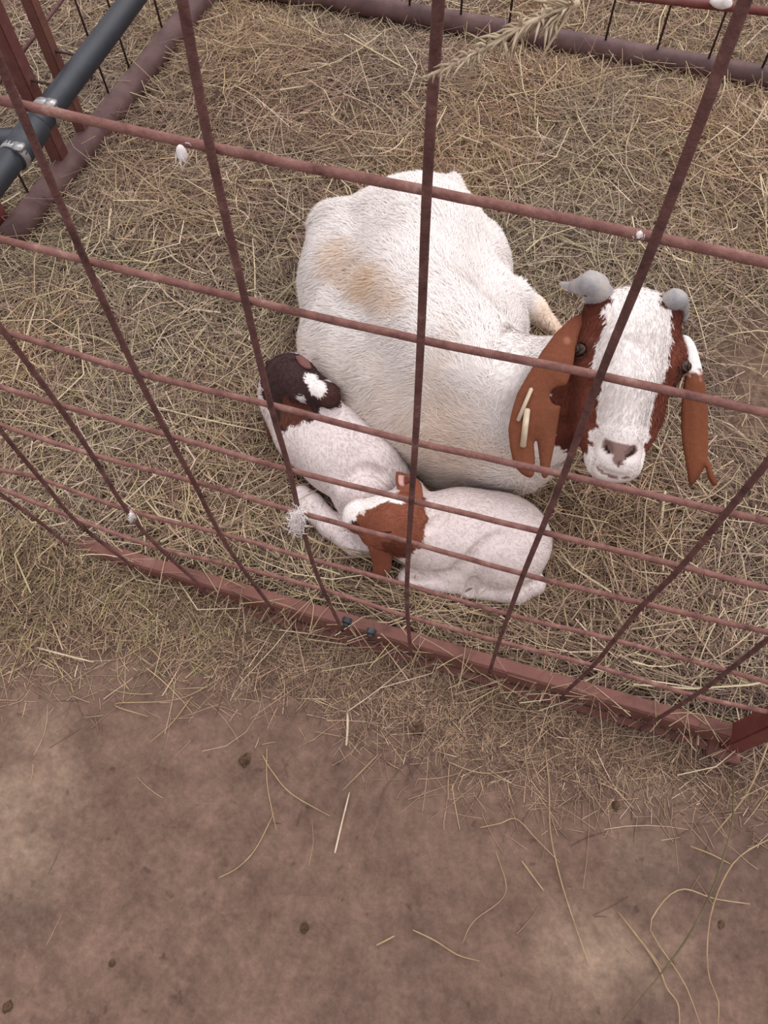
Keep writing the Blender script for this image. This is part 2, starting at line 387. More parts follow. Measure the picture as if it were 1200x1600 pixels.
# ------------------------------------------------------------------ signed-distance sculpting for the animals
class Sculpt:
    def __init__(s, lo, hi, h):
        s.lo = np.asarray(lo, float); s.h = h
        s.n = np.ceil((np.asarray(hi) - s.lo) / h).astype(int) + 1
        s.F = np.full(s.n, .2, np.float32)
    def sub(s, lo, hi):
        a = np.clip(np.floor((lo - s.lo) / s.h).astype(int), 0, s.n - 1); b = np.clip(np.ceil((hi - s.lo) / s.h).astype(int) + 1, 1, s.n)
        sl = tuple(slice(i, j) for i, j in zip(a, b))
        g = [s.lo[k] + np.arange(a[k], b[k]) * s.h for k in range(3)]
        G = np.stack(np.meshgrid(*g, indexing='ij'), -1); return sl, G
    def mix(s, sl, d, k, op):
        f = s.F[sl]; d = d.astype(np.float32)
        if op == 'cut': d = -d; 
        hh = np.maximum(k - np.abs(f - d), 0) / k
        if op == 'cut': s.F[sl] = np.maximum(f, d) + hh * hh * k * .25
        else: s.F[sl] = np.minimum(f, d) - hh * hh * k * .25
    def ell(s, c, r, ax=None, k=.03, op='add'):
        c = np.asarray(c, float); r = np.broadcast_to(np.asarray(r, float), (3,)); R = r.max() + k + .01
        sl, G = s.sub(c - R, c + R); p = G - c
        if ax is not None: p = p @ np.asarray(ax).T
        k0 = np.linalg.norm(p / r, axis=-1); k1 = np.linalg.norm(p / r ** 2, axis=-1) + 1e-9
        s.mix(sl, k0 * (k0 - 1) / k1, k, op); return s
    def cap(s, a, b, ra, rb, k=.03, op='add'):
        a = np.asarray(a, float); b = np.asarray(b, float); R = max(ra, rb) + k + .01
        sl, G = s.sub(np.minimum(a, b) - R, np.maximum(a, b) + R)
        ba = b - a; t = np.clip(((G - a) @ ba) / (ba @ ba + 1e-12), 0, 1)
        d = np.linalg.norm(G - a - t[..., None] * ba, axis=-1) - (ra + (rb - ra) * t)
        s.mix(sl, d, k, op); return s
    def chain(s, P, r, k=.03, op='add'):
        for i in range(len(P) - 1): s.cap(P[i], P[i + 1], r[i], r[i + 1], k, op)
        return s
    def hit(s, x, y, dz=0.0):
        d = nrm(ray(x, y)); t = np.arange(.6, 2.6, s.h * .4); P = CC + t[:, None] * d
        i = np.round((P - s.lo) / s.h).astype(int); ok = ((i >= 0) & (i < s.n)).all(1)
        i = np.clip(i, 0, s.n - 1); f = s.F[tuple(i.T)]; m = np.where(ok & (f < 0))[0]
        return P[m[0]] + d * dz if len(m) else U(x, y, .02)
    def crease(s, pts, r=.006, k=.014, dz=.0):
        P = [s.hit(x, y, dz) for x, y in pts]
        P = spline(P, 16); return s.chain(P, np.interp(np.linspace(0, 1, len(P)), [0, .2, .8, 1], [r * .4, r, r, r * .4]), k, 'cut')
    def mesh(s, smooth=2):
        F = s.F; neg = F < 0; nx, ny, nz = F.shape
        cs = [(i, j, k) for i in (0, 1) for j in (0, 1) for k in (0, 1)]
        view = lambda A, c: A[c[0]:nx - 1 + c[0], c[1]:ny - 1 + c[1], c[2]:nz - 1 + c[2]]
        cnt = sum(view(neg, c).astype(np.int8) for c in cs); act = (cnt > 0) & (cnt < 8)
        idx = np.full(act.shape, -1, np.int64); ids = np.argwhere(act); idx[act] = np.arange(len(ids))
        val = {c: view(F, c)[act] for c in cs}; acc = np.zeros((len(ids), 3)); num = np.zeros(len(ids))
        for a in cs:
            for ax in range(3):
                if a[ax]: continue
                b = list(a); b[ax] = 1; b = tuple(b)
                fa, fb = val[a], val[b]; m = (fa < 0) != (fb < 0)
                t = np.where(m, fa / np.where(m, fa - fb, 1), 0)
                p = np.tile(np.array(a, float), (len(ids), 1)); p[:, ax] += t
                acc[m] += p[m]; num[m] += 1
        V = s.lo + (ids + acc / num[:, None]) * s.h
        Q = []
        for ax in range(3):
            u, v = [(1, 2), (2, 0), (0, 1)][ax]
            n0 = np.take(neg, range(neg.shape[ax] - 1), ax); n1 = np.take(neg, range(1, neg.shape[ax]), ax)
            e = np.argwhere(n0 != n1); e = e[(e[:, u] > 0) & (e[:, v] > 0) & (e[:, u] < F.shape[u] - 1) & (e[:, v] < F.shape[v] - 1)]
            inside = neg[tuple(e.T)]
            def cell(du, dv):
                c = e.copy(); c[:, u] -= du; c[:, v] -= dv; return idx[tuple(c.T)]
            q = np.stack([cell(1, 1), cell(0, 1), cell(0, 0), cell(1, 0)], 1)
            q[~inside] = q[~inside][:, ::-1]; Q.append(q)
        Q = np.concatenate(Q); Q = Q[(Q >= 0).all(1)]
        if (V[Q[:, 0]] * np.cross(V[Q[:, 1]], V[Q[:, 2]])).sum() < 0: Q = Q[:, ::-1]
        for _ in range(smooth):
            S = np.zeros_like(V); c = np.zeros(len(V))
            for a, b in ((0, 1), (1, 2), (2, 3), (3, 0)):
                np.add.at(S, Q[:, a], V[Q[:, b]]); np.add.at(S, Q[:, b], V[Q[:, a]])
                np.add.at(c, Q[:, a], 1); np.add.at(c, Q[:, b], 1)
            V = V * .4 + .6 * S / np.maximum(c, 1)[:, None]
        # normals
        fn = np.cross(V[Q[:, 2]] - V[Q[:, 0]], V[Q[:, 3]] - V[Q[:, 1]]); N = np.zeros_like(V)
        for a in range(4): np.add.at(N, Q[:, a], fn)
        N /= np.linalg.norm(N, axis=1, keepdims=True) + 1e-12
        return V, Q, N

def furred(name, V, Q, N, colfun, parent, n_hair, length, width, flow, lift=.25, zmin=.02):
    """the skin plus short tapering hairs rooted in it, as one mesh"""
    C = colfun(V)
    tri = np.concatenate([Q[:, [0, 1, 2]], Q[:, [0, 2, 3]]])
    ar = np.linalg.norm(np.cross(V[tri[:, 1]] - V[tri[:, 0]], V[tri[:, 2]] - V[tri[:, 0]]), axis=1)
    cen = V[tri].mean(1); ar = ar * (cen[:, 2] > zmin)
    fi = rng.choice(len(tri), n_hair, p=ar / ar.sum())
    u = rng.random((n_hair, 2)); fl = u.sum(1) > 1; u[fl] = 1 - u[fl]
    T = V[tri[fi]]; P = T[:, 0] + u[:, :1] * (T[:, 1] - T[:, 0]) + u[:, 1:] * (T[:, 2] - T[:, 0])
    Nn = N[tri[fi, 0]]; hc = colfun(P) * (1 + rng.normal(0, .06, (n_hair, 1)))
    D = flow(P); 
    ja = (value_noise(P, 22, 3) - .5)[:, None] * 1.5
    D = D + np.cross(Nn, D) * ja + rng.normal(0, .22, P.shape)
    D = D - Nn * (D * Nn).sum(1, keepdims=True); D /= np.linalg.norm(D, axis=1, keepdims=True) + 1e-9
    L = length(P) * rng.uniform(.6, 1.25, n_hair)
    lf = lift * (.5 + 1.0 * value_noise(P, 30, 8))
    S = np.cross(Nn, D); W = (width * rng.uniform(.7, 1.3, n_hair))[:, None]
    mid = P + D * (L * .55)[:, None] + Nn * (L * lf * .7)[:, None]; tip = P + D * L[:, None] + Nn * (L * lf)[:, None]
    root = P - Nn * .001
    hv = np.stack([root + S * W * .5, root - S * W * .5, mid - S * W * .4, mid + S * W * .4, tip], 1)
    n0 = len(V); b = n0 + np.arange(n_hair)[:, None] * 5
    q = b + np.array([[0, 1, 2, 3]]); q2 = b + np.array([[3, 2, 4, 4]])
    VV = np.concatenate([V, hv.reshape(-1, 3)]); CC_ = np.concatenate([C, np.repeat(hc, 5, 0)])
    hn = Nn + D * .25 + rng.normal(0, .12, Nn.shape); hn /= np.linalg.norm(hn, axis=1, keepdims=True)
    NN = np.concatenate([N, np.repeat(hn, 5, 0)])
    polys = np.concatenate([Q, q]); t3 = q2[:, :3]
    V2 = VV - np.array(parent['base'])
    me = bpy.data.meshes.new(name); nq, ntr = len(polys), len(t3)
    me.vertices.add(len(V2)); me.vertices.foreach_set('co', V2.astype(np.float32).ravel())
    me.loops.add(nq * 4 + ntr * 3); me.loops.foreach_set('vertex_index', np.concatenate([polys.ravel(), t3.ravel()]).astype(np.int32))
    me.polygons.add(nq + ntr)
    me.polygons.foreach_set('loop_start', np.concatenate([np.arange(nq) * 4, nq * 4 + np.arange(ntr) * 3]).astype(np.int32))
    me.update(calc_edges=True); me.polygons.foreach_set('use_smooth', np.ones(nq + ntr, bool))
    a = me.color_attributes.new('Col', 'FLOAT_COLOR', 'POINT'); c = np.ones((len(V2), 4), np.float32); c[:, :3] = np.clip(CC_, 0, 1); a.data.foreach_set('color', c.ravel())
    me.normals_split_custom_set_from_vertices(NN.tolist())
    me.materials.append(M_fur); o = link(bpy.data.objects.new(name, me)); o.parent = parent; return o

def segdist(P, a, b):
    a = np.asarray(a); b = np.asarray(b); ba = b - a; t = np.clip(((P - a) @ ba) / (ba @ ba + 1e-12), 0, 1)
    return np.linalg.norm(P - a - t[:, None] * ba, axis=1)
def sstep(x, a, b):
    t = np.clip((x - a) / (b - a), 0, 1); return t * t * (3 - 2 * t)
def frame(axis, side):
    a = nrm(axis); l = nrm(side - a * (np.asarray(side) @ a)); n = np.cross(l, a)
    if n[2] < 0: n = -n
    return a, l, n
WHITE = np.array(s2l((239, 231, 227))); CREAM = np.array(s2l((222, 190, 158))); BROWN = np.array(s2l((114, 64, 52))); MAROON = np.array(s2l((76, 38, 32)))
DARK = np.array(s2l((62, 44, 44))); PINK = np.array(s2l((206, 160, 152)))

def flap(name, outline, zf, thick, mat, parent, col, bulge=.0, jitter=0, res=.005, holes=()):
    """a thin hanging ear: pixel outline -> sheet with thickness; zf(x, y) is its height"""
    P = np.array(outline, float); step = 2.6; B = []
    for p, q in zip(P, np.roll(P, -1, 0)):
        m = max(1, int(round(np.linalg.norm(q - p) / step))); B += [p + (q - p) * t / m for t in range(m)]
    B = np.array(B)
    for _ in range(3): B = B * .5 + .25 * (np.roll(B, 1, 0) + np.roll(B, -1, 0))      # soften the corners
    gx, gy = np.meshgrid(np.arange(B[:, 0].min(), B[:, 0].max(), step * 1.3), np.arange(B[:, 1].min(), B[:, 1].max(), step * 1.3))
    G = np.column_stack([gx.ravel(), gy.ravel()]); G = G[np.array([np.min(np.hypot(*(B - g).T)) > 1.8 for g in G])]
    x0, y0 = B.T; x1, y1 = np.roll(B, -1, 0).T
    cr = [(((y0 > g[1]) != (y1 > g[1])) & (g[0] < (x1 - x0) * (g[1] - y0) / (y1 - y0 + 1e-12) + x0)).sum() % 2 == 1 for g in G]
    G = G[np.array(cr, bool)] if len(G) else G
    nb = len(B); pts = [Vector((float(a), float(-b))) for a, b in np.vstack([B, G])]
    co, _, fc, _, _, _ = delaunay_2d_cdt(pts, [], [list(range(nb))[::-1]], 1, 1e-6)
    px = np.array([(v.x, -v.y) for v in co]); F = []
    for f in fc:
        (ax_, ay_), (bx_, by_), (cx_, cy_) = [px[k] for k in f[:3]]
        F.append(list(f) if (bx_ - ax_) * (cy_ - ay_) - (by_ - ay_) * (cx_ - ax_) < 0 else list(f)[::-1])
    ec = {}
    for f in F:
        for a, b in zip(f, f[1:] + f[:1]): ec[(a, b)] = 1
    loops = {a: b for (a, b) in ec if (b, a) not in ec}
    bd = np.zeros(len(px), bool); bd[list(loops)] = True
    B = px[bd]; dist = np.array([np.min(np.hypot(*(B - p).T)) for p in px])
    top = np.array([U(p[0], p[1], zf(p[0], p[1])) for p in px])
    vd = np.array([nrm(ray(*p)) for p in px])
    e = np.clip(dist / 9, 0, 1); e = np.sqrt(1 - (1 - e) ** 2)
    top = top - vd * (thick * .5 * e + bulge * np.clip(dist / 26, 0, 1))[:, None]
    bot = top + vd * (thick * e + .0015)[:, None]
    n = len(px); FF = [f[::-1] for f in F] + [[i + n for i in f] for f in F] + [[a, b, b + n, a + n] for a, b in loops.items()]
    V = np.concatenate([top, bot]); 
    return mesh_obj(name, V, FF, mat, parent, col(V, np.concatenate([px, px])))

# ------------------------------------------------------------------ the doe
def make_doe():
    base = U(650, 600, 0)
    root = thing('goat', 'big white doe with brown head and white blaze, lying on the hay facing the camera', 'goat', base)
    # head frame
    poll = U(994, 474, .475); nose = U(966, 734, .345)
    eL = U(906, 548, .425); eR = U(1066, 573, .425)
    a, l, n = frame(nose - poll, eR - eL); Lh = np.linalg.norm(nose - poll)
    k = Lh / .30
    H = lambda u, v, w_: poll + (a * u * Lh + l * v + n * w_)     # u in 0..1 along the face, v sideways, w up from the face plane
    ax = np.stack([a, l, n])
    s = Sculpt((-.62, .08, -.03), (.52, 1.15, .60), .0050)
    K = .05
    R2 = lambda c, d: np.stack([nrm((c, d, 0)), nrm((-d, c, 0)), [0, 0, 1]])
    # trunk
    s.ell(U(645, 400, .175), (.175, .165, .16), k=K)                      # rump
    s.ell(U(640, 480, .17), (.185, .20, .17), k=K)                        # loin and flank
    s.ell(U(600, 553, .15), (.185, .155, .15), R2(1, -.25), k=K)          # belly
    s.ell(U(670, 605, .17), (.165, .155, .165), k=K)                      # ribs
    s.ell(U(735, 655, .15), (.13, .125, .15), k=K)                        # chest
    s.ell(U(765, 630, .20), (.115, .12, .12), k=K)                        # shoulders
    s.ell(U(765, 728, .07), (.10, .06, .07), R2(1, .1), k=.04)            # folded forearm
    s.ell(U(690, 722, .07), (.08, .05, .07), R2(1, -.3), k=.04)           # folded foreleg on the other side
    s.ell(U(540, 392, .17), (.080, .085, .095), k=.06); s.ell(U(520, 358, .17), (.05, .05, .06), k=.05); s.ell(U(535, 450, .15), (.09, .10, .12), k=.06)                    # hip at the left
    s.ell(U(738, 455, .13), (.075, .14, .12), k=.06)                      # thigh at the right
    s.ell(U(745, 520, .17), (.10, .12, .14), k=.06)                       # flank at the right
    s.chain([U(800, 470, .10), U(832, 483, .075), U(868, 517, .05)], [.045, .028, .018], k=.02)   # hock and shank
    s.cap(U(692, 318, .25), U(706, 293, .20), .045, .026, k=.03)                              # tail
    # ridge of the back
    s.chain([U(668, 345, .28), U(650, 440, .305), U(690, 520, .32), U(775, 580, .33)], [.05, .055, .055, .06], k=.10)
    # neck
    s.cap(U(800, 635, .22), H(.28, -.02, -.12), .105, .070, k=.06)
    s.cap(U(810, 700, .15), H(.42, -.02, -.125), .080, .05, k=.05)
    # head
    s.ell(H(.17, 0, -.060), (.080, .082, .070), ax, k=.03)
    s.ell(H(.08, 0, -.025), (.050, .066, .035), ax, k=.03)
    s.cap(H(.36, 0, -.060), H(.88, 0, -.047), .060, .038, k=.03)
    s.chain([H(.20, 0, -.030), H(.45, 0, -.018), H(.86, 0, -.024)], [.046, .042, .027], k=.03)
    s.cap(H(.36, .0, -.095), H(.90, 0, -.075), .050, .030, k=.03)
    for sg in (-1, 1):
        s.ell(H(.30, sg * .068 + (.010 if sg > 0 else 0), -.040), (.036, .022, .027), ax, k=.025)      # brow
        s.ell(H(.50, sg * .056, -.080), (.075, .024, .045), ax, k=.035)      # cheek
        s.ell(H(.68, sg * .040, -.070), (.06, .020, .035), ax, k=.03)
        s.ell(H(.955, sg * .023, -.048), (.026, .023, .030), ax, k=.02)      # lip
        pass
        s.cap(H(.07, sg * .052, -.03), H(.02, sg * .056, -.02), .026, .022, k=.02)
    s.ell(H(.985, 0, -.037), (.022, .032, .030), ax, k=.02)                 # nose pad
    s.ell(H(.965, 0, -.090), (.03, .028, .020), ax, k=.015)                 # chin
    s.crease([(947, 693), (945, 700), (952, 707)], .0045, .006, .002); s.crease([(990, 700), (988, 708), (980, 713)], .0045, .006, .002)   # nostrils
    s.crease([(933, 731), (943, 739), (954, 744), (968, 747), (983, 745)], .003, .008)   # mouth
    eyes = [s.hit(908, 547, .0055), s.hit(1067, 573, .0075)]
    nostr = [[s.hit(946, 692), s.hit(947, 702), s.hit(955, 709)], [s.hit(991, 699), s.hit(988, 708), s.hit(978, 714)]]
    pad = [s.hit(952, 696), s.hit(984, 702), s.hit(967, 718), s.hit(967, 703)]; lipl = [s.hit(x, y) for x, y in ((933, 731), (943, 739), (954, 744), (968, 747), (983, 745))]; phil = [s.hit(967, 720), s.hit(966, 734)]
    leg = (U(842, 490, .07), U(875, 518, .05))
    hole = [s.hit(x, y) for x, y in ((528, 400), (575, 440), (612, 478))]
    V, Q, N = s.mesh(2)
    def color(P):
        D = P - poll; u = D @ a / Lh; v = D @ l; ww = D @ n
        c = np.tile(WHITE, (len(P), 1))
        for (A, B, r, am) in ((hole[0], hole[1], .050, .55), (hole[1], hole[2], .050, .55), (U(710, 315, .26), U(740, 330, .25), .06, .30), (U(735, 735, .12), U(720, 760, .10), .03, .5),
                              (leg[0], leg[1], .05, .8), (U(540, 600, .15), U(680, 700, .18), .15, .30), (U(700, 660, .25), U(800, 700, .15), .12, .28), (U(640, 500, .33), U(700, 560, .33), .07, .25)):  # the two wide low washes paint in warm light bounced off the ground
            d = segdist(P, A, B) / r; wg = (1 - sstep(d + (fbm(P, 18, 2) - .5), .3, 1.1)) * am
            c = c * (1 - wg[:, None]) + CREAM * wg[:, None]
        jig = (value_noise(P, 120, 4) - .5) * .012 + (value_noise(P, 45, 9) - .5) * .012
        head = (segdist(P, H(.1, 0, -.05), H(.95, 0, -.05)) < .150) & (u > -.25)
        # brown hood: sides of the face, cheeks and throat, ending on the neck
        half = np.interp(u, [-.1, .1, .35, .55, .7, .85, 1.0], [.050, .055, .059, .047, .044, .047, .06])
        lim = np.interp(u, [-.1, .5, .7, .85, .95], [0, 0, 0, .004, .03])
        brown = head & (np.abs(v - .004) > half + jig) | (head & (ww < -.095 + jig) & (u < .88))
        brown &= (u < .93 + jig * 6) 
        back = (u < .02) & (np.abs(v) > .040 + jig) & head
        neckend = segdist(P, H(.25, 0, -.05), H(.6, 0, -.09)) > .122 + jig * 2
        brown = (brown | back) & ~neckend
        bc = BROWN * (1 + .2 * (fbm(P, 30, 6) - .5))[:, None]
        mar = sstep(-(u - .12), -.02, .12)[:, None] * .8 * (np.abs(v) < .09)[:, None]
        low = sstep(-ww, .09, .14)[:, None] * .75  # shade under the jaw and throat, painted in as darker brown
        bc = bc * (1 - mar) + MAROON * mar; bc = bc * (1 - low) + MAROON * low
        c[brown] = bc[brown]
        # muzzle greys to the nose leather
        g = sstep(u, .72, .86)[:, None] * .34 * head[:, None] * (~brown)[:, None] * (np.abs(v) < .04)[:, None]
        c = c * (1 - g) + np.array(s2l((150, 124, 116))) * g
        padm = (segdist(P, pad[0], pad[3]) < .0125) | (segdist(P, pad[1], pad[3]) < .0125) | (segdist(P, pad[2], pad[3]) < .0095)
        c[padm] = np.array(s2l((132, 106, 100)))
        for q3 in nostr:
            c[(segdist(P, q3[0], q3[1]) < .0042) | (segdist(P, q3[1], q3[2]) < .0036)] = np.array(s2l((52, 36, 34)))
        c[segdist(P, *phil) < .0016] = np.array(s2l((96, 72, 68)))
        for i in range(4): c[segdist(P, lipl[i], lipl[i + 1]) < .0026] = np.array(s2l((128, 98, 92)))
        for q in eyes:
            d = np.linalg.norm(P - q, axis=1); c[d < .019] = np.array(s2l((84, 50, 40)))
        return c
    spine0, spine1 = U(668, 340, .3), U(775, 580, .35)
    bd = nrm((spine0 - spine1) * [1, 1, 0])
    def flow(P):
        side = P - (spine1 + ((P - spine1) @ bd)[:, None] * bd); side[:, 2] = 0
        f = bd * .55 + side * 3.2 + np.array([0, 0, -.8]) * (np.linalg.norm(side, axis=1) > .12)[:, None]
        u = (P - poll) @ a / Lh; h = (np.linalg.norm(P - H(.4, 0, -.06), axis=1) < .24 * k)
        v = (P - poll) @ l
        f[h] = a[None] * .8 + (v[h] * 6)[:, None] * l
        return f
    def length(P):
        h = np.linalg.norm(P - H(.4, 0, -.06), axis=1) < .23 * k
        u = (P - poll) @ a / Lh; mz = h & (u > .7)
        Ln = np.where(h, .011, .026); Ln[mz] = .004; Ln[segdist(P, pad[0], pad[1]) < .022] = .0015; Ln[segdist(P, lipl[1], lipl[3]) < .016] = .0015
        Ln[segdist(P, leg[0], leg[1]) < .06] = .008; return Ln
    furred('body', V, Q, N, color, root, 120000, length, .0013, flow, .22)
    # horns
    def horn(P, r, lab=None):
        P = spline(P, 30); rr = np.interp(np.linspace(0, 1, len(P)), np.linspace(0, 1, len(r)), r)
        rr = rr * (1 + .05 * np.sin(np.arange(len(P)) * 1.9))
        return Geo().tube(P, rr, 18).obj('horn', M_horn, root)
    horn([H(.03, -.052, -.055), H(-.03, -.054, -.03), U(926, 445, .495), U(912, 446, .485), U(893, 448, .455), U(876, 443, .43)], [.024, .025, .023, .017, .009, .003])
    horn([H(.04, .052, -.055), H(-.01, .056, -.035), U(1055, 468, .485), U(1063, 478, .455), U(1066, 496, .42)], [.02, .020, .018, .014, .010])
    # eyes
    for sg in (-1, 1):
        g = Geo(); c = eyes[0 if sg < 0 else 1]
        bm = bmesh.new(); bmesh.ops.create_uvsphere(bm, u_segments=20, v_segments=14, radius=.0125)
        bm.verts.index_update(); L = np.array([v.co[:] for v in bm.verts]); F = [[v.index for v in f.verts] for f in bm.faces]; bm.free()
        ey = g.add(c + L, F).obj('eye', M_eye, root)
        # lids: two rims
        o = nrm(l * sg * .8 + n * .6); t1 = nrm(a - o * (a @ o)); t2 = np.cross(o, t1)
        th = np.linspace(0, 2 * np.pi, 25)[:-1]
        ring = np.array([c + o * (.0082 - .0030 * abs(np.sin(q))) + t1 * np.cos(q) * .0072 + t2 * np.sin(q) * .0125 for q in th])
        rim = Geo().tube(np.vstack([ring, ring[:1]]), .0019, 8, False).obj('eyelid', M_lid, root)
        Geo().tube([c + o * .0112, c + o * .0127], [.0070, .0058], 18).obj('iris', M_iris, ey)
        Geo().box(c + o * .0128, np.stack([t2, t1, o]), (.0042, .0020, .0004), .0003).obj('pupil', M_eye, ey)
    # ears
    def earcol(V, px):
        c = np.tile(np.array(s2l((114, 67, 47))), (len(V), 1)) * (1 + .35 * (fbm(V, 14, 5) - .5))[:, None]
        up = sstep(-px[:, 1], -570, -500)[:, None] * .35; c = c * (1 - up) + np.array(s2l((124, 68, 54))) * up
        d = (1 - sstep(np.hypot(px[:, 0] - 886, px[:, 1] - 532), 2, 8))[:, None] * .6; c = c * (1 - d) + np.array(s2l((170, 118, 98))) * d
        return c
    zl = lambda x, y: np.interp(y, [495, 560, 640, 750], [.43, .415, .37, .30]) + (x - 850) * .00012
    flap('ear', [(913, 487), (893, 497), (868, 520), (846, 550), (825, 585), (808, 615), (799, 645), (794, 670), (797, 700), (803, 728), (816, 742), (829, 748), (835, 742), (836, 718), (834, 690), (839, 687), (843, 718), (846, 744), (851, 749), (856, 745), (861, 722), (866, 698), (870, 672), (875, 641), (877, 633), (868, 634), (861, 628), (858, 618), (862, 609), (872, 604), (885, 602), (890, 590), (896, 568), (899, 545), (905, 520), (916, 500)],
         zl, .007, M_ear, root, earcol, .006)
    def earcol2(V, px):
        c = np.tile(np.array(s2l((116, 67, 45))), (len(V), 1)) * (1 + .35 * (fbm(V, 14, 5) - .5))[:, None]
        wgt = sstep(-px[:, 1] + (value_noise(V, 160, 3) - .5) * 26, -588, -572)[:, None]
        c = c * (1 - wgt) + WHITE * .9 * wgt
        d = sstep(px[:, 1], 715, 760)[:, None] * .45; return c * (1 - d) + MAROON * d
    zr = lambda x, y: np.interp(y, [535, 600, 760], [.40, .375, .27])
    flap('ear', [(1066, 522), (1078, 526), (1087, 540), (1092, 556), (1098, 580), (1103, 610), (1106, 645), (1107, 690), (1106, 715), (1113, 735), (1121, 752), (1121, 760), (1113, 759), (1106, 748), (1102, 728), (1097, 738), (1088, 752), (1079, 760), (1075, 752), (1072, 725), (1067, 700), (1064, 670), (1064, 640), (1066, 615), (1070, 590), (1068, 560)],
         zr, .008, M_ear, root, earcol2, .008)
    return root
make_doe()

# ------------------------------------------------------------------ the kids
def make_kid_dark():
    root = thing('goat_kid', 'newborn white kid with dark brown head, sleeping against the belly of the doe', 'baby goat', U(530, 720, 0))
    s = Sculpt(U(470, 720, 0) + [-.22, -.30, -.03], U(530, 720, 0) + [.26, .30, .32], .0040)
    p = lambda x, y, z: U(x, y, z)
    # trunk
    s.cap(p(490, 680, .10), p(540, 708, .105), .076, .084, k=.04)
    s.cap(p(540, 708, .105), p(588, 748, .09), .084, .070, k=.04)
    s.cap(p(500, 655, .13), p(545, 672, .13), .034, .040, k=.03)           # withers
    s.cap(p(520, 652, .17), p(595, 710, .16), .018, .022, k=.05)
    s.ell(p(566, 762, .10), (.066, .060, .066), k=.010)                    # haunch
    s.cap(p(575, 785, .07), p(592, 838, .05), .055, .032, k=.03)
    s.cap(p(596, 840, .05), p(560, 846, .045), .032, .030, k=.02)
    s.chain([p(556, 848, .045), p(518, 822, .045), p(486, 790, .05), p(472, 774, .05)], [.029, .026, .027, .022], k=.008)   # hind foot stretched on the hay
    # head
    s.ell(p(455, 597, .175), (.060, .058, .060), k=.02)
    s.ell(p(448, 622, .14), (.050, .05, .060), k=.03)
    s.cap(p(478, 605, .195), p(508, 617, .215), .038, .028, k=.025)
    s.ell(p(515, 621, .215), (.019, .025, .024), k=.010)
    s.ell(p(488, 630, .165), (.030, .026, .030), k=.02)
    s.cap(p(450, 632, .12), p(470, 665, .12), .054, .060, k=.025)
    s.ell(p(466, 617, .21), (.016, .012, .010), k=.015)
    s.crease([(530, 762), (548, 742), (575, 733), (600, 745)], .005, .012)
    s.crease([(498, 640), (512, 645), (528, 640)], .004, .010)
    hp = lambda x, y: s.hit(x, y)
    hd = [(hp(442, 580), .062), (hp(466, 590), .056), (hp(440, 620), .050), (hp(458, 648), .026), (hp(440, 656), .024), (hp(482, 612), .040), (hp(478, 638), .028), (hp(500, 620), .030), (hp(518, 618), .032)]
    patch = [hp(484, 588), hp(491, 600), hp(497, 608)]; dot = hp(471, 622); crown = hp(419, 562)
    V, Q, N = s.mesh(2)
    hc = p(455, 600, .15); nz_ = p(514, 622, .16)
    def color(P):
        c = np.tile(WHITE * np.array([.86, .81, .82]), (len(P), 1)); j = (value_noise(P, 90, 4) - .5) * .012
        head = np.zeros(len(P), bool)
        for q, r in hd: head |= np.linalg.norm(P - q, axis=1) < r + j
        c[head] = (DARK * (1 + .3 * (fbm(P, 20, 3) - .5))[:, None])[head]
        rust = head & (np.linalg.norm(P - hd[3][0], axis=1) < .034 + j * 2); c[rust] = np.array(s2l((88, 54, 44)))
        mz = head & (np.linalg.norm(P - hd[8][0], axis=1) < .026); c[mz] = np.array(s2l((74, 50, 46)))
        bl = head & ((segdist(P, patch[0], patch[1]) < .0130 + j * .7) | (segdist(P, patch[1], patch[2]) < .0165 + j * .7)); c[bl] = WHITE * .92
        c[np.linalg.norm(P - dot, axis=1) < .008 + j * .6] = WHITE * .62
        c[np.linalg.norm(P - crown, axis=1) < .013 + j] = WHITE * .75
        return c
    ax_ = nrm(p(590, 755, 0) - p(488, 680, 0))
    flow = lambda P: np.where((np.linalg.norm(P - hc, axis=1) < .08)[:, None], -nrm(nz_ - hc)[None], ax_[None] + np.array([0, 0, -.4]))
    furred('body', V, Q, N, color, root, 30000, lambda P: np.full(len(P), .008), .0010, flow, .2, .005)
    cw = lambda V, px: np.where((sstep(px[:, 1], 640, 660) > .5)[:, None], np.array(s2l((92, 56, 44))), WHITE * .9)
    flap('ear', [(412, 598), (420, 612), (426, 640), (430, 668), (428, 686), (420, 688), (414, 668), (409, 640), (407, 615)],
         lambda x, y: np.interp(y, [600, 690], [.165, .075]), .006, M_ear, root, cw, .004)
    flap('ear', [(460, 556), (472, 555), (484, 565), (488, 577), (479, 577), (468, 570)],
         lambda x, y: .235, .006, M_ear, root, lambda V, px: np.tile(np.array(s2l((112, 76, 72))), (len(V), 1)), .003)
    eyep = [s.hit(x, y, -.001) for x, y in ((462, 612), (466, 617), (473, 618))]
    Geo().tube(spline(eyep, 8), .0016, 6).obj('closed_eyelid', plain('lash', (34, 22, 22), .7, .2), root)
    return root
make_kid_dark()

